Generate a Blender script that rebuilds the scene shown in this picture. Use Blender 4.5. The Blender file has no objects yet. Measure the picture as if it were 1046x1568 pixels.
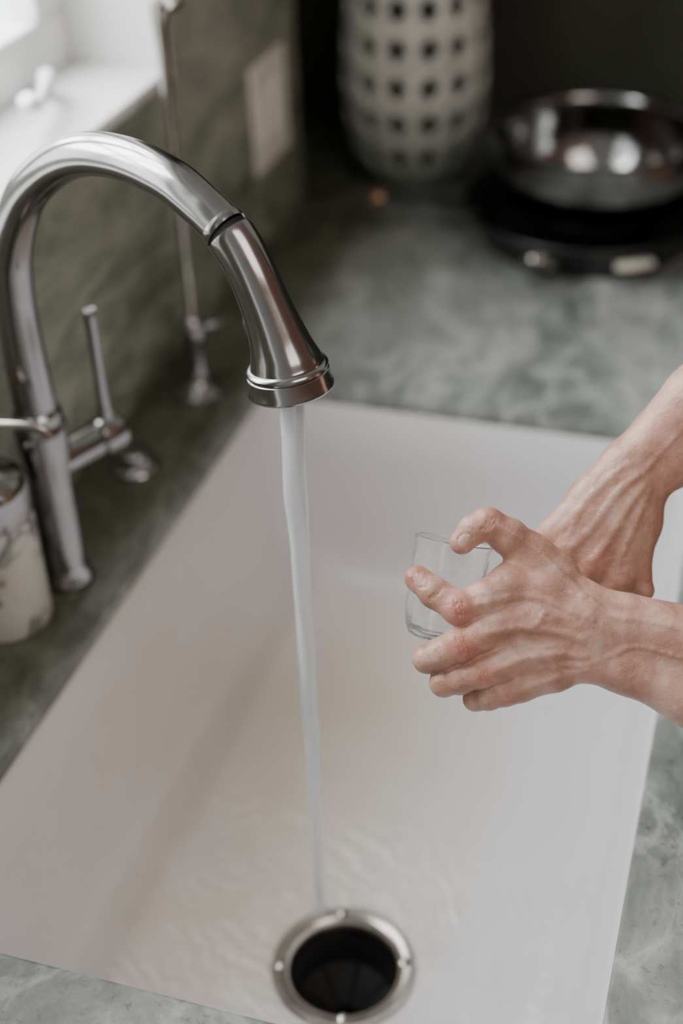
import bpy, bmesh, math, numpy as np
from mathutils import Vector, Matrix
Z0=0.92   # countertop height above the floor
scn=bpy.context.scene
COL=scn.collection
rng=np.random.RandomState(3)

# ------------------------------------------------------------------ helpers
def link(o,parent=None):
    COL.objects.link(o)
    if parent is not None: o.parent=parent
    return o
def empty(name):
    e=bpy.data.objects.new(name,None); e.empty_display_size=.05
    return link(e)
def mesh(name,verts,faces,mat=None,parent=None,smooth=True,sharp=40,off=True):
    v=np.array(verts,dtype=float)
    if off: v=v+np.array([0,0,Z0])
    me=bpy.data.meshes.new(name); me.from_pydata(v.tolist(),[],[tuple(int(i) for i in f) for f in faces]); me.update()
    bm=bmesh.new(); bm.from_mesh(me); bmesh.ops.recalc_face_normals(bm,faces=bm.faces); bm.to_mesh(me); bm.free()
    if smooth:
        me.polygons.foreach_set('use_smooth',[True]*len(me.polygons))
        if sharp: me.set_sharp_from_angle(angle=math.radians(sharp))
    o=bpy.data.objects.new(name,me)
    if mat: me.materials.append(mat)
    return link(o,parent)
def bevel(o,w,seg=3):
    m=o.modifiers.new('bevel','BEVEL'); m.width=w; m.segments=seg; m.limit_method='ANGLE'; m.angle_limit=math.radians(35)
    return o
def boxes(name,bl,mat,parent=None,bev=.002):
    V=[];F=[]
    for (x0,x1,y0,y1,z0,z1) in bl:
        b=len(V)
        V+=[(x0,y0,z0),(x1,y0,z0),(x1,y1,z0),(x0,y1,z0),(x0,y0,z1),(x1,y0,z1),(x1,y1,z1),(x0,y1,z1)]
        F+=[(b,b+3,b+2,b+1),(b+4,b+5,b+6,b+7),(b,b+1,b+5,b+4),(b+1,b+2,b+6,b+5),(b+2,b+3,b+7,b+6),(b+3,b,b+4,b+7)]
    o=mesh(name,V,F,mat,parent,smooth=True,sharp=30)
    if bev: bevel(o,bev)
    return o
def lathe(name,prof,origin,mat,parent=None,axis=(0,0,1),seg=64,sharp=35,capstart=True,capend=True):
    ax=Vector(axis).normalized(); q=Vector((0,0,1)).rotation_difference(ax)
    V=[];F=[];n=len(prof)
    for r,z in prof:
        for k in range(seg):
            a=2*math.pi*k/seg
            p=q@Vector((r*math.cos(a),r*math.sin(a),z))
            V.append((origin[0]+p.x,origin[1]+p.y,origin[2]+p.z))
    for i in range(n-1):
        for k in range(seg):
            k2=(k+1)%seg
            F.append((i*seg+k,i*seg+k2,(i+1)*seg+k2,(i+1)*seg+k))
    if capstart: F.append(tuple(range(seg))[::-1])
    if capend: F.append(tuple((n-1)*seg+k for k in range(seg)))
    return mesh(name,V,F,mat,parent,sharp=sharp)
def catmull(P,per=8):
    P=np.array(P,float); Q=np.vstack([2*P[0]-P[1],P,2*P[-1]-P[-2]]); out=[]
    for i in range(1,len(Q)-2):
        p0,p1,p2,p3=Q[i-1],Q[i],Q[i+1],Q[i+2]
        for t in np.linspace(0,1,per,endpoint=False):
            out.append(.5*((2*p1)+(-p0+p2)*t+(2*p0-5*p1+4*p2-p3)*t*t+(-p0+3*p1-3*p2+p3)*t**3))
    out.append(Q[-2]); return np.array(out)
def tube(name,pts,mat,parent=None,per=8,seg=32,sharp=35,caps=True,flat=None):
    """pts: rows x,y,z,r"""
    P=catmull(pts,per) if per>1 else np.array(pts,float)
    X=P[:,:3];r=P[:,3]; T=np.gradient(X,axis=0); T/=np.linalg.norm(T,axis=1)[:,None]
    n=np.cross(T[0],[0.3,.2,1.]); 
    if np.linalg.norm(n)<1e-3: n=np.cross(T[0],[1,0,0])
    n/=np.linalg.norm(n); V=[];F=[]
    for i in range(len(X)):
        n=n-T[i]*(n@T[i]); n/=np.linalg.norm(n); b=np.cross(T[i],n)
        for k in range(seg):
            a=2*math.pi*k/seg
            fx,fy=(1,1) if flat is None else flat(i/(len(X)-1),a)
            V.append(X[i]+r[i]*(math.cos(a)*n*fx+math.sin(a)*b*fy))
    for i in range(len(X)-1):
        for k in range(seg):
            k2=(k+1)%seg; F.append((i*seg+k,i*seg+k2,(i+1)*seg+k2,(i+1)*seg+k))
    if caps:
        F.append(tuple(range(seg))[::-1]); F.append(tuple((len(X)-1)*seg+k for k in range(seg)))
    return mesh(name,V,F,mat,parent,sharp=sharp)

# ------------------------------------------------------------------ materials
class NT:
    def __init__(s,name):
        s.m=bpy.data.materials.new(name); s.m.use_nodes=True; s.t=s.m.node_tree
        s.b=s.t.nodes['Principled BSDF']; s.out=s.t.nodes['Material Output']
    def n(s,typ,**kw):
        nd=s.t.nodes.new(typ)
        for k,v in kw.items():
            if k.startswith('_'): setattr(nd,k[1:],v)
            else: nd.inputs[k].default_value=v
        return nd
    def l(s,a,b): s.t.links.new(a,b)
    def coord(s): return s.n('ShaderNodeTexCoord').outputs['Object']
    def noise(s,scale,detail=4,rough=.5,dist=0,vec=None):
        nd=s.n('ShaderNodeTexNoise'); nd.inputs['Scale'].default_value=scale; nd.inputs['Detail'].default_value=detail
        nd.inputs['Roughness'].default_value=rough; nd.inputs['Distortion'].default_value=dist
        s.l(vec if vec is not None else s.coord(),nd.inputs['Vector']); return nd.outputs['Fac']
    def ramp(s,fac,stops):
        nd=s.n('ShaderNodeValToRGB'); cr=nd.color_ramp
        while len(cr.elements)<len(stops): cr.elements.new(.5)
        for e,(p,c) in zip(cr.elements,stops): e.position=p; e.color=(c if len(c)==4 else (*c,1)) if hasattr(c,'__len__') else (c,c,c,1)
        s.l(fac,nd.inputs['Fac']); return nd.outputs['Color']
    def mix(s,fac,a,b,mode='MIX'):
        nd=s.n('ShaderNodeMix',_data_type='RGBA',_blend_type=mode)
        for sock,v in ((nd.inputs[0],fac),(nd.inputs[6],a),(nd.inputs[7],b)):
            if hasattr(v,'is_output') or hasattr(v,'links'): s.l(v,sock)
            elif isinstance(v,(int,float)): sock.default_value=v
            else: sock.default_value=(*v,1)
        return nd.outputs[2]
    def bump(s,h,strength=.2,dist=.001,prev=None):
        nd=s.n('ShaderNodeBump'); nd.inputs['Strength'].default_value=strength; nd.inputs['Distance'].default_value=dist
        s.l(h,nd.inputs['Height'])
        if prev is not None: s.l(prev,nd.inputs['Normal'])
        s.l(nd.outputs[0],s.b.inputs['Normal']); return nd.outputs[0]
    def set(s,**kw):
        for k,v in kw.items():
            k=k.replace('_',' ')
            inp=s.b.inputs[k]
            if hasattr(v,'links'): s.l(v,inp)
            elif isinstance(v,(tuple,list)): inp.default_value=(*v,1) if len(v)==3 else v
            else: inp.default_value=v
        return s
def simple(name,col,rough=.5,metal=0,nscale=30,var=.12,bump=0):
    t=NT(name); f=t.noise(nscale,3)
    c=t.ramp(f,[(.3,tuple(x*(1-var) for x in col)),(.7,tuple(min(1,x*(1+var)) for x in col))])
    t.set(Base_Color=c,Roughness=rough,Metallic=metal)
    if bump: t.bump(f,bump,.001)
    return t.m
def marble(name,scale=1.,dark=(.06,.068,.056),mid=(.19,.203,.185),light=(.44,.46,.44),rough=.3,vs=.45,shade_strip=False):
    t=NT(name); co=t.coord()
    mp=t.n('ShaderNodeMapping'); mp.inputs['Rotation'].default_value=(.3,.2,.6); mp.inputs['Scale'].default_value=(scale,scale*.55,scale)
    t.l(co,mp.inputs['Vector']); v=mp.outputs[0]
    a=t.noise(6,8,.62,1.1,v); b=t.noise(28,7,.66,1.4,v); w=t.noise(6,5,.55,2.2,v); sp_=t.noise(130,4,.7,.4,co)
    c1=t.ramp(a,[(.34,dark),(.5,mid),(.66,light)])
    c2=t.ramp(b,[(.36,tuple(x*.45 for x in mid)),(.52,mid),(.66,light)])
    c=t.mix(.42,c1,c2)
    vein=t.ramp(w,[(.46,0.),(.5,vs),(.54,0.)])
    c=t.mix(vein,c,light)
    c=t.mix(t.ramp(sp_,[(.30,.55),(.42,0.)]),c,tuple(x*.5 for x in dark))
    if shade_strip:
        # shade behind the sink, painted into the marble colour as a darker, browner band
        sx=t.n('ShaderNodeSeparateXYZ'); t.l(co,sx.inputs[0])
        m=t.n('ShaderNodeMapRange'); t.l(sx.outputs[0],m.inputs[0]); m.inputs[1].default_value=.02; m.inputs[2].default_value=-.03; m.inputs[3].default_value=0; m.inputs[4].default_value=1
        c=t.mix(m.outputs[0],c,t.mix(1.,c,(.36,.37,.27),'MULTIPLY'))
    t.set(Base_Color=c,Roughness=rough)
    return t.m
M_counter=marble('green_marble',shade_strip=True)
M_splash=marble('green_marble_wall',.8,dark=(.085,.105,.075),mid=(.23,.255,.195),light=(.48,.50,.41),rough=.35,vs=.5)
M_backw=simple('dark_olive_plaster',(.035,.038,.026),.7,0,8,.2,.1)
M_white=simple('white_painted_wood',(.80,.81,.80),.4,0,15,.04)
M_plate=simple('cream_plastic',(.92,.90,.80),.4,0,20,.04)
M_dark=simple('black_rubber',(.004,.004,.004),.75,0,40,.3,.1)
M_black=simple('cast_iron',(.008,.009,.009),.35,0,90,.4,.25)
M_floor=simple('floor_wood',(.20,.13,.08),.5,0,6,.3)
M_cab=simple('cabinet_paint',(.30,.31,.28),.45,0,10,.06)

t=NT('brushed_nickel'); co=t.coord()
g=t.noise(25,3,.5,0,co)
t.set(Base_Color=t.ramp(g,[(.3,(.31,.305,.30)),(.7,(.37,.36,.355))]),Metallic=1.,Roughness=t.ramp(t.noise(120,2,.5,0,co),[(.3,.17),(.7,.21)]))
M_nickel=t.m
M_steel=simple('polished_steel',(.27,.265,.26),.12,1,12,.05)
M_dsteel=simple('aged_steel',(.42,.39,.35),.24,1,30,.25)
M_bronze=simple('warm_brown_metal',(.35,.20,.12),.35,.8,30,.2)

# glazed fireclay sink : off-white with faint tan staining and fine ripples of running water
t=NT('fireclay_enamel'); co=t.coord()
n1=t.noise(5,4,.55,.6,co); n2=t.noise(60,4,.6,.2,co)
def gauss(t,cx,cy,sx,sy):
    vs=t.n('ShaderNodeVectorMath',_operation='SUBTRACT'); t.l(t.coord(),vs.inputs[0]); vs.inputs[1].default_value=(cx,cy,0)
    vm=t.n('ShaderNodeVectorMath',_operation='MULTIPLY'); t.l(vs.outputs[0],vm.inputs[0]); vm.inputs[1].default_value=(1/sx,1/sy,0)
    ln=t.n('ShaderNodeVectorMath',_operation='LENGTH'); t.l(vm.outputs[0],ln.inputs[0]); return ln.outputs['Value']
st=t.ramp(gauss(t,.14,-.36,.23,.42),[(.0,.95),(.45,.68),(1.,0.)])
stn=t.mix(1.,st,t.ramp(n1,[(.25,.55),(.65,1.)]),'MULTIPLY')
base=t.mix(stn,(.68,.67,.68),(.60,.495,.37))
base=t.mix(t.ramp(n2,[(.64,0.),(.74,.28)]),base,(.42,.35,.27))
t.set(Base_Color=base,Roughness=.26)
rip=gauss(t,.217,-.494,1,1)
wv=t.n('ShaderNodeMath',_operation='MULTIPLY'); t.l(rip,wv.inputs[0]); wv.inputs[1].default_value=330
nz=t.n('ShaderNodeMath',_operation='MULTIPLY'); t.l(t.noise(11,4,.6,.8,co),nz.inputs[0]); nz.inputs[1].default_value=38
ad=t.n('ShaderNodeMath',_operation='ADD'); t.l(wv.outputs[0],ad.inputs[0]); t.l(nz.outputs[0],ad.inputs[1])
sn=t.n('ShaderNodeMath',_operation='SINE'); t.l(ad.outputs[0],sn.inputs[0])
fall=t.ramp(rip,[(.0,1.),(.24,0.)])
mu=t.n('ShaderNodeMath',_operation='MULTIPLY'); t.l(sn.outputs[0],mu.inputs[0]); t.l(fall,mu.inputs[1])
t.bump(mu.outputs[0],.5,.002)
M_sink=t.m

t=NT('clear_glass'); t.set(Base_Color=(1,1,1),Roughness=.07,IOR=1.45); t.b.inputs['Transmission Weight'].default_value=.91
t.bump(t.noise(160,3,.5,0),.45,.001)
M_glass=t.m
t=NT('running_water'); f=t.noise(30,3,.5,0)
t.set(Base_Color=(.93,.96,.98),Roughness=.12,IOR=1.33); t.b.inputs['Transmission Weight'].default_value=.55
t.bump(f,.3,.002)
M_water=t.m

# marbled ceramic of the soap bottle
t=NT('marbled_ceramic'); a=t.noise(28,5,.6,1.5); b=t.noise(16,4,.5,.5)
c=t.mix(t.ramp(a,[(.52,0.),(.60,.9)]),(.55,.54,.48),(.10,.11,.11)); c=t.mix(t.ramp(b,[(.5,0.),(.6,.4)]),c,(.45,.40,.30))
t.set(Base_Color=c,Roughness=.3); M_bottle=t.m
# pierced jar glaze
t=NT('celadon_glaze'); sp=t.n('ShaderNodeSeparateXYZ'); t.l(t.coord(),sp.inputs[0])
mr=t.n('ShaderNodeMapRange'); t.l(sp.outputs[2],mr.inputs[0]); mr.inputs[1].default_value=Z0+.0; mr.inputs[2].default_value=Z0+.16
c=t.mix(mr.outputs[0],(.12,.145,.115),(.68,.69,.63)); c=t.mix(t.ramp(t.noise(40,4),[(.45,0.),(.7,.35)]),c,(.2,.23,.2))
t.set(Base_Color=c,Roughness=.18); M_jar=t.m

# ------------------------------------------------------------------ sink + countertop
W,L,D=.4726,.7447,.22
def rrect(x0,x1,y0,y1,r,k=8,ns=10):
    P=[];C=[]
    cs=[(x1-r,y1-r,0,(x1,y1)),(x0+r,y1-r,90,(x0,y1)),(x0+r,y0+r,180,(x0,y0)),(x1-r,y0+r,270,(x1,y0))]
    for ci,(cx,cy,a0,c) in enumerate(cs):
        arc=[(cx+r*math.cos(math.radians(a0+90*i/k)),cy+r*math.sin(math.radians(a0+90*i/k))) for i in range(k+1)]
        P+=arc; C+=[(ci,0)]*(k+1)
        nx=cs[(ci+1)%4]; a=math.radians(nx[2]); q=(nx[0]+r*math.cos(a),nx[1]+r*math.sin(a))
        for j in range(1,ns):
            s=j/ns; P.append((arc[-1][0]*(1-s)+q[0]*s,arc[-1][1]*(1-s)+q[1]*s)); C.append((ci,s))
    return P,C
def loft(rings,close=False):
    n=len(rings[0]);V=[p for r in rings for p in r];F=[]
    m=len(rings)
    for i in range(m if close else m-1):
        i2=(i+1)%m
        for k in range(n):
            k2=(k+1)%n; F.append((i*n+k,i*n+k2,i2*n+k2,i2*n+k))
    return V,F
TH=.013
inner,C=rrect(0,W,-L,0,.022)
X0,X1,Y0,Y1=-.119,.575,-1.15,.80
cor=[(X1,Y1),(X0,Y1),(X0,Y0),(X1,Y0)]
outer=[(cor[c][0]*(1-s)+cor[(c+1)%4][0]*s,cor[c][1]*(1-s)+cor[(c+1)%4][1]*s) for c,s in C]
def ins(d): return rrect(d,W-d,-L+d,-d,.022-d*.99 if d<.02 else .01)[0]
rings=[[(x,y,-TH) for x,y in outer],[(x,y,0) for x,y in outer],[(x,y,0) for x,y in ins(-.0035)],[(x,y,-.001) for x,y in ins(-.001)],
       [(x,y,-.0035) for x,y in inner],[(x,y,-TH) for x,y in inner]]
V,F=loft(rings,True)
b=len(V)
V+=[(-.42,.50,-TH),(-.119,.50,-TH),(-.119,.80,-TH),(-.42,.80,-TH),(-.42,.50,0),(-.119,.50,0),(-.119,.80,0),(-.42,.80,0)]
F+=[(b,b+3,b+2,b+1),(b+4,b+5,b+6,b+7),(b,b+1,b+5,b+4),(b+1,b+2,b+6,b+5),(b+2,b+3,b+7,b+6),(b+3,b,b+4,b+7)]
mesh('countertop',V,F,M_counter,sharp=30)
# sink basin
DC=(.252,-.543)
def sr(i,z,r): 
    return [(a,b,z) for a,b in rrect(i,W-i,-L+i,-i,r)[0]]
rg=[sr(-.014,-.0145,.03),sr(-.001,-.0145,.024),sr(.0015,-.017,.024),sr(.006,-.08,.028),sr(.016,-.14,.032),sr(.023,-.172,.036),sr(.028,-.188,.042),sr(.036,-.202,.050),sr(.048,-.213,.060),sr(.064,-.2180,.072),sr(.085,-.22,.08)]
last=rg[-1]
def circ(r,z):
    out=[]
    for x,y,_ in last:
        a=math.atan2(y-DC[1],x-DC[0]); out.append((DC[0]+r*math.cos(a),DC[1]+r*math.sin(a),z))
    return out
rg+=[circ(.075,-.2205),circ(.060,-.2215),circ(.052,-.225),circ(.046,-.235),circ(.044,-.33)]
V,F=loft(rg); sink=mesh('kitchen_sink',V,F,M_sink,sharp=60)
dr=empty('sink_drain')
lathe('flange',[(.0605,-.0008),(.0605,.0018),(.058,.0042),(.052,.0040),(.047,.0018),(.0445,-.002),(.0430,-.008),(.0415,-.016),(.0415,-.09)],(DC[0],DC[1],-.2205),M_dsteel,dr,capstart=False,capend=False,seg=96)
# rubber splash baffle with radial slits
V=[];F=[]
for k in range(8):
    a0=2*math.pi*k/8+.03;a1=2*math.pi*(k+1)/8-.03; b=len(V)
    n=6
    for r,z in ((.0409,-.048),(.028,-.056),(.012,-.072)):
        for j in range(n+1):
            a=a0+(a1-a0)*j/n; V.append((DC[0]+r*math.cos(a),DC[1]+r*math.sin(a),-.2205+z))
    for i in range(2):
        for j in range(n): F.append((b+i*(n+1)+j,b+i*(n+1)+j+1,b+(i+1)*(n+1)+j+1,b+(i+1)*(n+1)+j))
mesh('rubber_baffle',V,F,M_dark,dr)
lathe('drain_sleeve',[(.0414,-.014),(.0412,-.017),(.0410,-.089)],(DC[0],DC[1],-.2205),M_dark,dr,capend=False,capstart=False)
lathe('disposer_floor',[(.0405,0),(.0001,0)],(DC[0],DC[1],-.305),M_dark,dr,capend=False,capstart=False)
for a in (.3,1.87,3.44,5.01):
    lathe('flange_stud',[(.0045,0),(.0045,.0012),(.003,.0018)],(DC[0]+.052*math.cos(a),DC[1]+.052*math.sin(a),-.2170),M_dsteel,dr,seg=20)
# cabinet & floor & walls
boxes('base_cabinet',[(-.11,.53,-1.14,.79,-.92+.10,-.40),(.515,.53,-1.14,.79,-.40,-.0135),(-.11,.50,-1.14,-1.12,-.40,-.0135),(-.11,.50,.77,.79,-.40,-.0135),(-.08,.47,-1.12,.77,-.92,-.82)]
      +[(.531,.548,y,y+.45,-.80,-.05) for y in (-1.12,-.64,-.16,.32)],M_cab)
boxes('added_shade_cabinet',[(.0,1.3,.46,.80,.62,1.5)]+[(x,x+.41,.445,.459,.63,1.49) for x in (.01,.44,.87)],M_cab)  # unseen cabinet added above the frame to darken the back corner
boxes('floor',[(-.5,2.4,-2.2,.9,-.97,-.92)],M_floor,bev=0)
wl=[(-.27,-.1195,-1.6,.4995,-.92,.30),(-.27,-.1195,-1.6,.4995,1.25,1.7),(-.27,-.1195,.10,.4995,.30,1.25),(-.27,-.1195,-1.6,-.78,.30,1.25)]
boxes('wall_left',wl,M_splash,bev=0)
boxes('wall_alcove_side',[(-.5,-.4205,.46,.88,-.92,1.7)],M_splash,bev=0)
boxes('wall_alcove_return',[(-.42,-.271,.46,.4995,-.92,1.7)],M_splash,bev=0)
boxes('wall_back',[(-.5,2.4,.8005,.9,-.92,1.7)],M_backw,bev=0)
# window
win=empty('window_1')
boxes('sill',[(-.275,-.112,-.78,.098,.298,.312)],M_white,win,.004)
boxes('jamb_liner',[(-.27,-.114,.088,.100,.312,1.25),(-.27,-.114,-.78,-.768,.312,1.25),(-.27,-.114,-.768,.088,1.238,1.25)],M_white,win,.002)
boxes('sash',[(-.262,-.225,-.768,.088,.312,.368),(-.262,-.225,.032,.088,.368,1.238),(-.262,-.225,-.768,-.712,.368,1.238),(-.262,-.225,-.712,.032,1.19,1.238),
   (-.262,-.225,-.37,-.31,.368,1.19)],M_white,win,.005)
boxes('muntins',[(-.252,-.236,-.155,-.135,.368,1.19),(-.252,-.236,-.54,-.52,.368,1.19),(-.252,-.236,-.712,.032,.62,.64),(-.252,-.236,-.712,.032,.90,.92)],M_white,win,.003)
tube('crank_handle',[(-.20,-.02,.318,.010),(-.19,-.03,.335,.009),(-.17,-.07,.34,.006),(-.16,-.11,.335,.006),(-.155,-.13,.345,.009),(-.155,-.135,.352,.008)],M_white,win,per=5,seg=16)
# outlet plate
op=empty('wall_outlet')
boxes('cover_plate',[(-.119,-.113,.318,.440,.100,.236)],M_plate,op,.003)
boxes('rocker_switches',[(-.114,-.109,.340,.372,.135,.201),(-.114,-.109,.386,.418,.135,.201)],M_plate,op,.0015)

# ------------------------------------------------------------------ main faucet
fc=empty('kitchen_faucet'); BX,BY=-.053,-.370; ux,uy=.909,-.417
def fp(s,z,r): return (BX+ux*s,BY+uy*s,z,r)
lathe('base_body',[(.0,0),(.0235,0),(.024,.003),(.0225,.008),(.0195,.014),(.0182,.022),(.0180,.105),(.0195,.125),(.0215,.140),(.0222,.155),(.0222,.164),(.0200,.168),(.0200,.1695),(.0206,.171),(.0206,.177),(.018,.180),(.0,.180)],(BX,BY,0),M_nickel,fc,capstart=False,capend=False)
cl=[(-.001,.176,.0178),(-.003,.228,.0172),(-.002,.282,.0166),(.008,.326,.0160),(.036,.372,.0155),(.0754,.4045,.0151),(.116,.4235,.0148),(.160,.4300,.0146),(.2015,.4260,.0145),(.229,.4155,.0144),(.2465,.4070,.0144)]
tube('gooseneck_spout',[fp(*c) for c in cl],M_nickel,fc,per=10,seg=48)
tube('joint_ring',[fp(.245,.4078,.0150),fp(.2475,.4063,.0154),fp(.250,.4048,.0150)],M_nickel,fc,per=3,seg=48)
tube('joint_gap',[fp(.2495,.4052,.0138),fp(.2535,.402,.0138)],M_dark,fc,per=1,seg=48)
hd=[(.2525,.4030,.0158),(.2555,.4003,.0161),(.2625,.3930,.0158),(.2715,.3800,.0158),(.2800,.3640,.0164),(.2870,.3490,.0180),(.2915,.3375,.0203),(.2945,.3290,.0230),(.2958,.3245,.0246),(.2963,.3225,.0250)]
tube('spray_head',[fp(*c) for c in hd],M_nickel,fc,per=8,seg=64)
ax=Vector((ux*.16,uy*.16,-1)).normalized()
e=fp(.2962,.3235,0)
lathe('spray_ring',[(.0,-.0025),(.0243,-.0025),(.0262,-.0015),(.0270,.000),(.0268,.0012),(.0258,.0018),(.0258,.0026),(.0270,.0034),(.0276,.0115),(.0284,.013),(.0286,.0145),(.0276,.016),(.0250,.016),(.0240,.013),(.0,.012)],e[:3],M_nickel,fc,axis=ax,capstart=False,capend=False,seg=96)
# toggle button on the camera side of the head
tube('spray_button',[fp(.262,.352,.0025),fp(.2655,.346,.0058),fp(.269,.338,.0058),fp(.272,.332,.0025)],M_nickel,fc,per=5,seg=24)
# side valve and lever
px,py=.417,.909
lathe('valve_barrel',[(.0,0),(.0160,0),(.0160,.050),(.0150,.052),(.0150,.0535),(.0172,.055),(.0180,.058),(.0180,.074),(.0165,.078),(.012,.080),(.0,.080)],(BX,BY,.122),M_nickel,fc,axis=(px,py,0),capstart=False,capend=False)
hx,hy=BX+px*.067,BY+py*.067
tube('lever',[(hx,hy,.135,.0075),(hx,hy,.146,.0062),(hx,hy,.16,.0050),(hx,hy,.20,.0047),(hx,hy,.238,.0055),(hx,hy,.2425,.0045)],M_nickel,fc,per=4,seg=24)

# water
wpts=[]
for i,s in enumerate(np.linspace(0,1,26)):
    z=.3085-s*(.3085+.2195)
    w=.0090*(1-.55*s**.6)+.0004*math.sin(i*1.9)*(1-s)
    wpts.append((.2175+.0004*math.sin(i*1.3),-.494+.0004*math.cos(i*.9),z,w))
wpts.append((wpts[-1][0],wpts[-1][1],-.2202,.010))
def wf(s,a):
    tw=a+2.2*s
    return (1+.09*math.cos(3*tw+9*s),1+.09*math.cos(2*tw+14*s))
tube('water_stream',wpts,M_water,None,per=5,seg=32,flat=wf)

# slim filtered-water tap
ft=empty('filtered_water_faucet'); gx,gy=-.064,-.029
lathe('flange_and_body',[(.0,0),(.030,0),(.0305,.003),(.027,.006),(.018,.009),(.0125,.016),(.011,.03),(.011,.062),(.0135,.066),(.0135,.082),(.010,.088),(.0055,.092),(.0,.092)],(gx,gy,0),M_nickel,ft,capstart=False,capend=False)
tube('slim_stem',[(gx,gy,.09,.0048),(gx,gy,.20,.0045),(gx,gy,.30,.0050),(gx,gy,.37,.0065),(gx,gy,.40,.0085),(gx+.004,gy,.415,.011),(gx+.014,gy-.006,.422,.010),(gx+.024,gy-.012,.412,.008)],M_dsteel,ft,per=5,seg=24)
tube('small_lever',[(gx+.010,gy+.004,.075,.0045),(gx+.026,gy+.010,.080,.004),(gx+.036,gy+.014,.088,.005)],M_nickel,ft,per=4,seg=16)
lathe('sink_hole_cover',[(.0,0),(.0255,0),(.026,.003),(.0235,.0065),(.018,.0085),(.017,.010),(.0165,.0185),(.014,.021),(.0,.022)],(-.069,-.187,0),M_nickel,None,capstart=False,capend=False)

# soap dispenser
sd=empty('soap_dispenser'); sx,sy=-.0785,-.432
lathe('ceramic_bottle',[(.0,0),(.0345,0),(.0365,.002),(.0372,.006),(.0372,.104),(.0365,.110),(.030,.113),(.0,.113)],(sx,sy,0),M_bottle,sd,capstart=False,capend=False)
lathe('metal_collar',[(.0,.109),(.0368,.109),(.0376,.112),(.0376,.136),(.0366,.142),(.0330,.147),(.022,.151),(.0165,.154),(.016,.166),(.010,.169),(.0065,.171),(.006,.188),(.0,.188)],(sx,sy,0),M_nickel,sd,capstart=False,capend=False)
lathe('pump_cap',[(.0,.186),(.0105,.186),(.0115,.190),(.0115,.198),(.009,.203),(.0,.204)],(sx,sy,0),M_bronze,sd,capstart=False,capend=False)
tube('pump_spout',[(sx,sy,.196,.0055),(sx+.025,sy+.006,.197,.0045),(sx+.050,sy+.012,.196,.0038),(sx+.060,sy+.0145,.192,.0034),(sx+.064,sy+.0155,.186,.0032)],M_dsteel,sd,per=5,seg=20)

# ------------------------------------------------------------------ pierced ceramic jar
jx,jy=.0125,.612
def jr(z):
    zs=[0,.008,.03,.06,.10,.14,.20,.25,.29,.32,.34,.355,.37]
    rs=[.058,.063,.079,.0915,.0985,.1015,.1000,.095,.087,.078,.070,.067,.069]
    return float(np.interp(z,zs,rs))
V=[];F=[];idx={}
def jv(u,z):
    key=(round((u%1.)*1e5),round(z*1e6))
    if key in idx: return idx[key]
    a=2*math.pi*u; r=jr(z); idx[key]=len(V); V.append((jx+r*math.cos(a),jy+r*math.sin(a),z)); return idx[key]
NC=14; zr=[.032,.082,.132,.182,.232,.282]
q=8
for row in range(5):
    za,zb=zr[row],zr[row+1]
    for c in range(NC):
        off=0
        u0=(c+off)/NC;u1=(c+1+off)/NC
        def P(s,tt): return jv(u0+(u1-u0)*s,za+(zb-za)*tt)
        bd=[(j/q,0) for j in range(q)]+[(1,j/q) for j in range(q)]+[(1-j/q,1) for j in range(q)]+[(0,1-j/q) for j in range(q)]
        rin=[]
        for s_,t_ in bd:
            an=math.atan2(t_-.5,s_-.5); rad=.285+.05*math.cos(4*an)
            rin.append((.5+rad*math.cos(an),.5+rad*math.sin(an)))
        mid=[((a[0]+b[0])/2,(a[1]+b[1])/2) for a,b in zip(bd,rin)]
        R0=[P(*p) for p in bd];R1=[P(*p) for p in mid];R2=[P(*p) for p in rin]
        for A,B in ((R0,R1),(R1,R2)):
            for j in range(4*q):
                j2=(j+1)%(4*q); F.append((A[j],A[j2],B[j2],B[j]))
for z0,z1,n in ((0,.032,5),(.282,.37,10)):
    zz=[z0+(z1-z0)*i/n for i in range(n+1)]
    for i in range(n):
        for c in range(NC*q):
            F.append((jv(c/(NC*q),zz[i]),jv((c+1)/(NC*q),zz[i]),jv((c+1)/(NC*q),zz[i+1]),jv(c/(NC*q),zz[i+1])))
F.append(tuple(jv(c/(NC*q),0) for c in range(NC*q)))
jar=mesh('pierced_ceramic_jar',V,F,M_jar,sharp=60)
so=jar.modifiers.new('sol','SOLIDIFY'); so.thickness=.006; so.offset=-1

# ------------------------------------------------------------------ pans
pcx,pcy=.280,.470
fpn=empty('frying_pan')
lathe('pan_body',[(.0,.0015),(.130,.0015),(.136,.004),(.154,.038),(.160,.045),(.162,.048),(.160,.050),(.156,.048),(.150,.041),(.131,.008),(.125,.006),(.0,.006)],(pcx,pcy,0),M_black,fpn,capstart=False,capend=False,seg=96)
hdv=Vector((-.960,-.280,0))
def hpn(s,z,r): return (pcx+hdv.x*s,pcy+hdv.y*s,z,r)
tube('pan_handle',[hpn(.145,.036,.013),hpn(.165,.043,.012),hpn(.20,.050,.009),hpn(.24,.054,.010),hpn(.262,.055,.011),hpn(.272,.055,.007)],M_black,fpn,per=6,seg=24,flat=lambda s,a:(1.25,.6))
tube('handle_tip',[hpn(.264,.055,.0115),hpn(.275,.055,.0115),hpn(.282,.055,.006)],M_bronze,fpn,per=4,seg=20)
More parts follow.
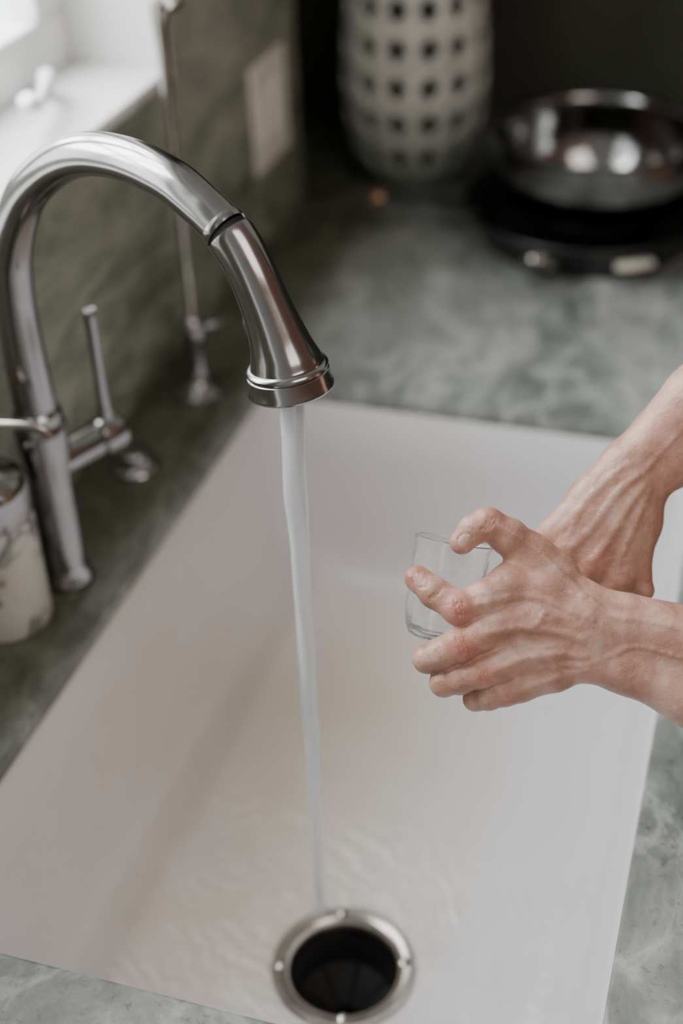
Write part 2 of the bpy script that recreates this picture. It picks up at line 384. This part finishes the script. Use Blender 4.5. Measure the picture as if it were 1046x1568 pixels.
# helper handle lug and rivets facing the room
ang,m=-1.80,M_dsteel
c,s=math.cos(ang),math.sin(ang)
tube('helper_lug',[(pcx+.150*c+s*.012,pcy+.150*s-c*.012,.034,.007),(pcx+.164*c+s*.010,pcy+.164*s-c*.010,.034,.0075),(pcx+.170*c,pcy+.170*s,.034,.0075),(pcx+.164*c-s*.010,pcy+.164*s+c*.010,.034,.0075),(pcx+.150*c-s*.012,pcy+.150*s+c*.012,.034,.007)],m,fpn,per=6,seg=16)
for o in (-.016,.016):
    lathe('rivet',[(.0,.009),(.005,.008),(.0065,.004),(.0065,0)],(pcx+.149*c-s*o,pcy+.149*s+c*o,.026),m,fpn,axis=(c,s,-.2),seg=20,capstart=False)
ang=-1.05;c,s=math.cos(ang),math.sin(ang)
tube('brass_label',[(pcx+.153*c+s*.022,pcy+.153*s-c*.022,.026,.011),(pcx+.157*c,pcy+.157*s,.027,.012),(pcx+.153*c-s*.022,pcy+.153*s+c*.022,.026,.011)],M_bottle,fpn,per=6,seg=16,flat=lambda s_,a:(1.,.5))
bw=empty('steel_bowl')
bz=.008
lathe('bowl',[(.0,.0075),(.062,.0075),(.072,.012),(.098,.034),(.116,.062),(.125,.092),(.129,.115),(.1295,.128+bz),(.134,.1305+bz),(.136,.133+bz),(.134,.1345+bz),(.129,.1325+bz),(.1265,.126+bz),(.1265,.113),(.1225,.092),(.1135,.064),(.096,.038),(.070,.017),(.0,.012)],(pcx+.006,pcy+.002,0),M_steel,bw,capstart=False,capend=False,seg=128,sharp=50)

# ------------------------------------------------------------------ hands (distance-field sculpt -> surface net)
def capsule(P,a,b):
    pa=P-np.array(a[:3],np.float32); ba=np.array(b[:3],np.float32)-np.array(a[:3],np.float32)
    h=np.clip((pa@ba)/max(1e-6,float(ba@ba)),0,1)
    return np.linalg.norm(pa-h[...,None]*ba,axis=-1)-(a[3]+h*(b[3]-a[3]))
def smin(a,b,k):
    h=np.clip(.5+.5*(b-a)/k,0,1); return b*(1-h)+a*h-k*h*(1-h)
class Field:
    def __init__(s,lo,hi,st):
        s.lo=np.array(lo,np.float32); s.st=st
        s.n=np.ceil((np.array(hi)-np.array(lo))/st).astype(int)+1
        s.f=np.full(s.n,60.,np.float32)
    def box(s,a,b,pad):
        A=np.array(a[:3]);B=np.array(b[:3]); r=max(a[3],b[3])+pad
        i0=np.clip(np.floor((np.minimum(A,B)-r-s.lo)/s.st).astype(int),0,s.n-1); i1=np.clip(np.ceil((np.maximum(A,B)+r-s.lo)/s.st).astype(int)+1,1,s.n)
        return tuple(slice(i0[k],i1[k]) for k in range(3))
    def pts(s,sl):
        g=np.meshgrid(*[s.lo[k]+s.st*np.arange(sl[k].start,sl[k].stop,dtype=np.float32) for k in range(3)],indexing='ij')
        return np.stack(g,-1)
    def add(s,a,b,k,neg=False):
        sl=s.box(a,b,k+8)
        if any(x.stop<=x.start for x in sl): return
        d=capsule(s.pts(sl),a,b)
        s.f[sl]=(-smin(-s.f[sl],d,k)) if neg else smin(s.f[sl],d,k)
    def chain(s,pts,k):
        for a,b in zip(pts[:-1],pts[1:]): s.add(a,b,k)
    def surf_z(s,x,y):
        i=int(round((x-s.lo[0])/s.st)); j=int(round((y-s.lo[1])/s.st))
        if not(0<=i<s.n[0] and 0<=j<s.n[1]): return None
        col=s.f[i,j]; w=np.nonzero(col<0)[0]
        return None if len(w)==0 else s.lo[2]+s.st*w[0]
def surface_net(F,lo,st):
    ins=F<0; nx,ny,nz=F.shape
    cnt=np.zeros((nx-1,ny-1,nz-1),np.int8)
    for dx in (0,1):
        for dy in (0,1):
            for dz in (0,1): cnt+=ins[dx:nx-1+dx,dy:ny-1+dy,dz:nz-1+dz]
    act=(cnt>0)&(cnt<8); I=np.argwhere(act); idm=np.full(act.shape,-1,np.int64); idm[act]=np.arange(len(I))
    acc=np.zeros((len(I),3)); c=np.zeros(len(I))
    cn=[(0,0,0),(1,0,0),(0,1,0),(0,0,1),(1,1,0),(1,0,1),(0,1,1),(1,1,1)]
    for a in cn:
        for k in range(3):
            if a[k]==0:
                b=list(a);b[k]=1
                fa=F[I[:,0]+a[0],I[:,1]+a[1],I[:,2]+a[2]];fb=F[I[:,0]+b[0],I[:,1]+b[1],I[:,2]+b[2]]
                m=(fa<0)!=(fb<0); t_=np.where(m,fa/np.where(m,fa-fb,1),0)
                p=np.tile(np.array(a,float),(len(I),1)); p[:,k]+=t_
                acc[m]+=p[m]; c[m]+=1
    V=(I+acc/c[:,None])*st+lo
    Q=[]
    for k in range(3):
        a=[slice(None)]*3;b=[slice(None)]*3;a[k]=slice(0,-1);b[k]=slice(1,None)
        e=np.argwhere(ins[tuple(a)]!=ins[tuple(b)]); o1,o2=[x for x in range(3) if x!=k]
        e=e[(e[:,o1]>0)&(e[:,o2]>0)&(e[:,o1]<F.shape[o1]-1)&(e[:,o2]<F.shape[o2]-1)]
        q=[]
        for d1,d2 in ((0,0),(1,0),(1,1),(0,1)):
            x=e.copy(); x[:,o1]-=d1;x[:,o2]-=d2; q.append(idm[x[:,0],x[:,1],x[:,2]])
        Q.append(np.stack(q,1))
    return V,np.vstack(Q)
Rv=np.array([.955212,.29424271,-.03148442]);Uv=np.array([-.14699894,.56414567,.81248444]);Fv=np.array([-.25682943,.77146671,-.58213208])

t=NT('skin'); co=t.coord()
at=t.n('ShaderNodeAttribute',_attribute_name='red'); an_=t.n('ShaderNodeAttribute',_attribute_name='nail')
n1=t.noise(45,5,.6,.3,co); n2=t.noise(220,4,.6,0,co)
c=t.ramp(n1,[(.3,(.32,.158,.110)),(.52,(.45,.252,.188)),(.72,(.57,.38,.305))])
c=t.mix(t.ramp(n2,[(.56,0.),(.74,.38)]),c,(.26,.11,.075))
rf=t.n('ShaderNodeMath',_operation='MULTIPLY'); t.l(at.outputs['Fac'],rf.inputs[0]); rf.inputs[1].default_value=.55
c=t.mix(rf.outputs[0],c,(.52,.14,.11))
c=t.mix(an_.outputs['Fac'],c,(.60,.38,.32))
t.set(Base_Color=c,Roughness=.36); t.b.inputs['Subsurface Weight'].default_value=.10; t.b.inputs['Subsurface Radius'].default_value=(.006,.002,.001)
t.b.inputs['Subsurface Scale'].default_value=.5
vo=t.n('ShaderNodeTexVoronoi',_feature='DISTANCE_TO_EDGE'); vo.inputs['Scale'].default_value=800; 
mpv=t.n('ShaderNodeMapping'); mpv.inputs['Scale'].default_value=(1.3,.7,.8); t.l(co,mpv.inputs['Vector']); t.l(mpv.outputs[0],vo.inputs['Vector'])
p=t.bump(t.ramp(vo.outputs['Distance'],[(0.,0.),(.22,1.)]),.20,.0006)
p=t.bump(n2,.40,.0014,p); p=t.bump(n1,.5,.003,p)
M_skin=t.m

def build_hand(name,O,unit,body,fingers,veins,creases,reds,lo,hi,st,kj=12,nails=()):
    B=Field(lo,hi,st)
    for ch,k in body: B.chain(ch,k)
    G=Field(lo,hi,st)
    for fi,ch in enumerate(fingers):
        T=Field(lo,hi,st)
        T.chain(ch,5)
        # knuckle swellings
        sw=.3 if fi==0 else 1.5
        for p in ch[1:-1]: T.add((p[0],p[1],p[2]-1,p[3]+sw),(p[0]+.1,p[1],p[2]-1,p[3]+sw),6)
        G.f=smin(G.f,T.f,2.5)
    B.f=smin(B.f,G.f,kj)
    for v,r,k in veins:
        pts=catmull([(a,b_,0) for a,b_ in v],5); c=[]
        for x,y,_ in pts:
            z=B.surf_z(x,y)
            if z is not None: c.append((x,y,z+r*.6,r))
        for a,b_ in zip(c[:-1],c[1:]): B.add(a,b_,k)
    for v,r,k in creases:
        c=[]
        for x,y in catmull([(a,b_,0) for a,b_ in v],4)[:,:2]:
            z=B.surf_z(x,y)
            if z is not None: c.append((x,y,z-r*.35,r))
        for a,b_ in zip(c[:-1],c[1:]): B.add(a,b_,k,neg=True)
    for (x,y,dx,dy,la,lb) in nails:      # groove that frames the nail plate on three sides
        c=[]
        for th in np.linspace(.28*math.pi,1.72*math.pi,16):
            ca,sa=math.cos(th)*la,math.sin(th)*lb; X_=x+dx*ca-dy*sa; Y_=y+dy*ca+dx*sa
            z=B.surf_z(X_,Y_)
            if z is not None: c.append((X_,Y_,z-.2,1.1))
        for a,b_ in zip(c[:-1],c[1:]):
            if abs(a[2]-b_[2])<8: B.add(a,b_,1.2,neg=True)
    V,Q=surface_net(B.f,B.lo,st)
    n=len(V); E=np.vstack([Q[:,[0,1]],Q[:,[1,2]],Q[:,[2,3]],Q[:,[3,0]]]); 
    for it in range(2):
        acc=np.zeros_like(V);cn=np.zeros(n)
        for a,b_ in ((0,1),(1,0)):
            for k in range(3): acc[:,k]+=np.bincount(E[:,a],V[E[:,b_],k],n)
            cn+=np.bincount(E[:,a],minlength=n)
        V=V+.45*(acc/np.maximum(cn,1)[:,None]-V)
    red=np.zeros(n); nl=np.zeros(n)
    for x,y,z,r,s in reds: red=np.maximum(red,s*np.exp(-((V-np.array([x,y,z]))**2).sum(1)/(r*r)))
    for (x,y,dx,dy,la,lb) in nails:
        zc=B.surf_z(x,y)
        a_=((V[:,0]-x)*dx+(V[:,1]-y)*dy)/la; b_=(-(V[:,0]-x)*dy+(V[:,1]-y)*dx)/lb
        nl=np.maximum(nl,np.where(V[:,2]<zc+12,np.clip((1.-np.sqrt(a_*a_+b_*b_))*5,0,.7),0))
    Wd=np.array(O)+unit*(V[:,:1]*Rv-V[:,1:2]*Uv+V[:,2:3]*Fv)
    o=mesh(name,Wd,Q,M_skin,None,smooth=True,sharp=None)
    at=o.data.attributes.new('red','FLOAT','POINT'); at.data.foreach_set('value',red.astype(np.float32))
    at=o.data.attributes.new('nail','FLOAT','POINT'); at.data.foreach_set('value',nl.astype(np.float32))
    return o
def rel(ch,cx,cy): return [(p[0]-cx,p[1]-cy)+tuple(p[2:]) for p in ch]
# near (left) hand, local sketch units about the wrist
N=lambda ch: rel(ch,880,940)
N2=lambda ch: [(x-880,y-940) for x,y in ch]
O1=(.4165,-.5304,.1898)
body=[(N([(905,938,6,42),(960,955,2,46),(1060,982,-6,54),(1200,1030,-20,68),(1420,1120,-40,84)]),6),
      (N([(915,1006,12,42),(960,1018,10,42),(1060,1058,4,52),(1200,1110,-5,66),(1420,1180,-20,84)]),22),
      (N([(905,970,8,44),(880,960,6,40)]),20),
      (N([(890,930,4,34),(835,905,4,30),(778,895,2,29)]),20),
      (N([(890,955,0,36),(830,950,-4,31),(768,953,-6,29)]),18),
      (N([(890,985,4,36),(835,995,2,30),(783,1006,0,29)]),18),
      (N([(890,1008,12,36),(850,1028,12,30),(812,1041,12,28)]),18),
      (N([(850,960,20,34),(780,975,24,36),(735,1005,30,27)]),18),
      (N([(885,920,22,34),(850,880,26,34),(816,850,20,33)]),20),
      (N([(822,868,24,29),(786,888,16,25)]),20)]
fing=[N([(816,850,18,32),(780,822,10,28),(747,802,2,24.5),(726,810,2,22.5),(708,830,6,19.5)]),
      N([(778,895,2,28),(740,915,-6,26),(702,930,-8,25.5),(666,908,6,22.5),(640,886,18,20.5)]),
      N([(768,953,-6,28),(735,970,-8,26.5),(705,986,-6,26),(676,1002,12,23.5),(656,1012,32,21),(666,1018,58,17)]),
      N([(783,1006,0,29),(762,1018,0,27),(738,1027,2,26),(706,1040,14,23.5),(682,1049,30,20.5),(690,1044,58,17)]),
      N([(812,1041,12,27),(795,1051,12,25),(774,1059,14,23),(750,1069,22,20),(731,1075,34,17),(738,1071,58,15)])]
vn=[(N2([(885,975),(840,962),(790,958),(735,968)]),5,6),
    (N2([(890,1000),(845,998),(800,1004),(752,1024)]),5,6),
    (N2([(900,945),(850,925),(800,910),(730,922)]),5,6),
    (N2([(895,1020),(850,1035),(810,1048)]),4.5,6),
    (N2([(880,900),(850,872),(815,838),(765,806)]),4,6),
    (N2([(840,985),(815,990),(790,978),(765,985)]),3.4,4),
    (N2([(855,945),(830,935),(815,955),(792,935)]),3.2,4),
    (N2([(1030,1000),(970,985),(930,1000),(885,1015),(850,1012)]),3.4,5),
    (N2([(1040,960),(980,948),(930,940),(895,915),(868,905)]),3.2,5),
    (N2([(870,1030),(840,1018),(815,1022)]),3.2,4)]
cr=[]
for (x,y,dx,dy,w) in ((702,930,6,20,6),(706,986,8,20,6),(738,1028,8,18,6),(747,801,10,-16,6),(774,1059,6,14,5)):
    for o_ in (-w,0,w):
        cr.append((N2([(x+o_-dx*.6,y-dy*.6),(x+o_+1,y),(x+o_+dx*.6,y+dy*.6)]),1.3,2.))
for (x,y,dx,dy) in ((666,908,9,-10),(676,1003,8,14),(706,1041,6,12)):
    for o_ in (-3,3): cr.append((N2([(x+o_-dx,y-dy),(x+o_,y),(x+o_+dx,y+dy)]),1.0,2.))
def R(x,y,z,r,s): return (x-880,y-940,z,r,s)
reds=[R(702,930,-30,26,1.),R(706,986,-28,26,1.),R(738,1030,-20,22,.7),R(747,801,-12,26,.6),R(774,1062,0,18,.5),R(640,886,5,22,.45),R(712,828,0,20,.5),R(900,1040,-20,26,.5),R(815,880,-25,30,.3)]
nails=[(643-880,888-940,-.71,-.70,13,10),(711-880,827-940,-.62,.78,12,10)]
build_hand('hand',O1,.000419,body,fing,vn,cr,reds,(-285,-190,-110),(620,345,140),2.4,nails=nails)
# far (right) hand
N=lambda ch: rel(ch,920,800)
N2=lambda ch: [(x-920,y-800) for x,y in ch]
O2=(.4193,-.4430,.2014)
body=[(N([(962,712,0,38),(1010,665,-8,43),(1060,612,-20,50),(1180,500,-45,64),(1330,370,-80,80)]),6),
      (N([(985,738,8,36),(1030,702,2,42),(1085,655,-10,50),(1200,560,-30,64),(1350,430,-60,80)]),20),
      (N([(955,712,4,34),(905,760,0,29),(852,818,6,26)]),18),
      (N([(965,722,0,36),(920,780,-8,30),(872,838,-4,28)]),16),
      (N([(972,732,0,36),(938,795,-10,31),(905,860,-8,28)]),16),
      (N([(980,740,4,36),(962,805,-4,32),(942,885,-4,29)]),16),
      (N([(988,752,12,34),(982,800,14,32),(970,855,12,29)]),18)]
fing=[N([(970,855,12,29),(976,880,12,23),(986,904,6,18)]),
      N([(852,818,6,25),(815,855,14,19),(790,890,10,17)]),
      N([(872,838,-4,27),(840,885,6,21),(810,925,4,19)]),
      N([(905,860,-8,27),(868,912,4,22),(830,950,8,19)]),
      N([(942,885,-4,29),(905,930,8,22),(865,965,14,19)])]
vn=[(N2([(968,725),(930,765),(900,810),(872,836)]),5,6),(N2([(980,740),(950,780),(925,825),(903,856)]),5,6),(N2([(985,752),(968,790),(950,835),(938,868)]),4.5,6),(N2([(955,712),(905,755),(860,808)]),4.5,6),
    (N2([(1040,650),(1005,690),(980,720),(955,740)]),3.6,5),(N2([(960,725),(915,748),(880,790),(870,815)]),3.2,4)]
cr=[]
def R(x,y,z,r,s): return (x-920,y-800,z,r,s)
reds=[R(1000,660,-45,40,.45),R(852,818,-20,24,.6),R(900,858,-35,26,.5),R(980,888,0,20,.4)]
build_hand('hand.001',O2,.0004476,body,fing,vn,cr,reds,(-160,-530,-180),(530,200,80),2.8)

# glass jar held between the hands
def hw(x,y,z): return np.array(O1)+.000419*((x-880)*Rv-(y-940)*Uv+z*Fv)
top=hw(702,830,82);bot=hw(674,988,96); axg=top-bot; Hh=float(np.linalg.norm(axg))
lathe('glass_jar',[(.0,0),(.014,0),(.0195,.0025),(.0222,.008),(.0245,.020),(.0260,Hh-.012),(.0255,Hh-.007),(.0264,Hh-.002),(.0268,Hh),(.0254,Hh+.0008),(.0247,Hh-.002),(.0239,Hh-.007),(.0244,Hh-.012),(.0230,.021),(.0207,.010),(.016,.006),(.0,.0055)],tuple(bot),M_glass,None,axis=tuple(axg),capstart=False,capend=False,seg=64,sharp=50)

# ------------------------------------------------------------------ light
w=bpy.data.worlds.new('world'); scn.world=w; w.use_nodes=True; nt=w.node_tree
tc=nt.nodes.new('ShaderNodeTexCoord'); sp=nt.nodes.new('ShaderNodeSeparateXYZ'); nt.links.new(tc.outputs['Generated'],sp.inputs[0])
rp=nt.nodes.new('ShaderNodeValToRGB'); mr=nt.nodes.new('ShaderNodeMapRange'); mr.inputs[1].default_value=-1; mr.inputs[2].default_value=1
nt.links.new(sp.outputs[0],mr.inputs[0]); nt.links.new(mr.outputs[0],rp.inputs[0])
els=rp.color_ramp.elements; els[0].position=.0; els[0].color=(5,5.3,5.4,1); els[1].position=1.; els[1].color=(.16,.085,.06,1)
e=els.new(.3); e.color=(4,4.2,4.3,1); e=els.new(.42); e.color=(.42,.425,.41,1); e=els.new(.55); e.color=(.34,.33,.315,1); e=els.new(.75); e.color=(.28,.20,.17,1)
bg=nt.nodes['Background']; nt.links.new(rp.outputs[0],bg.inputs[0]); bg.inputs[1].default_value=1.
def area(name,loc,tgt,sx,sy,pw,col):
    l=bpy.data.lights.new(name,'AREA'); l.shape='RECTANGLE'; l.size=sx; l.size_y=sy; l.energy=pw; l.color=col
    o=bpy.data.objects.new(name,l); link(o); o.location=(loc[0],loc[1],loc[2]+Z0)
    o.rotation_euler=(Vector(tgt)-Vector(loc)).to_track_quat('-Z','Y').to_euler(); return o
area('window_daylight',(-.75,-.25,1.05),(.3,-.3,-.1),1.2,1.0,62,(.97,.985,1.))
area('room_daylight',(1.3,-1.3,1.7),(.2,-.2,0),1.0,1.0,13,(1.,.94,.88))

# ------------------------------------------------------------------ camera
cd=bpy.data.cameras.new('camera'); co_=bpy.data.objects.new('camera',cd); link(co_)
cd.sensor_fit='VERTICAL'; cd.sensor_height=36; cd.sensor_width=24; cd.lens=48.21
Mx=Matrix(((Rv[0],Uv[0],-Fv[0],.49),(Rv[1],Uv[1],-Fv[1],-1.2164),(Rv[2],Uv[2],-Fv[2],.76+Z0),(0,0,0,1)))
co_.matrix_world=Mx; cd.clip_start=.02
cd.dof.use_dof=True; cd.dof.focus_distance=.885; cd.dof.aperture_fstop=2.2
scn.camera=co_
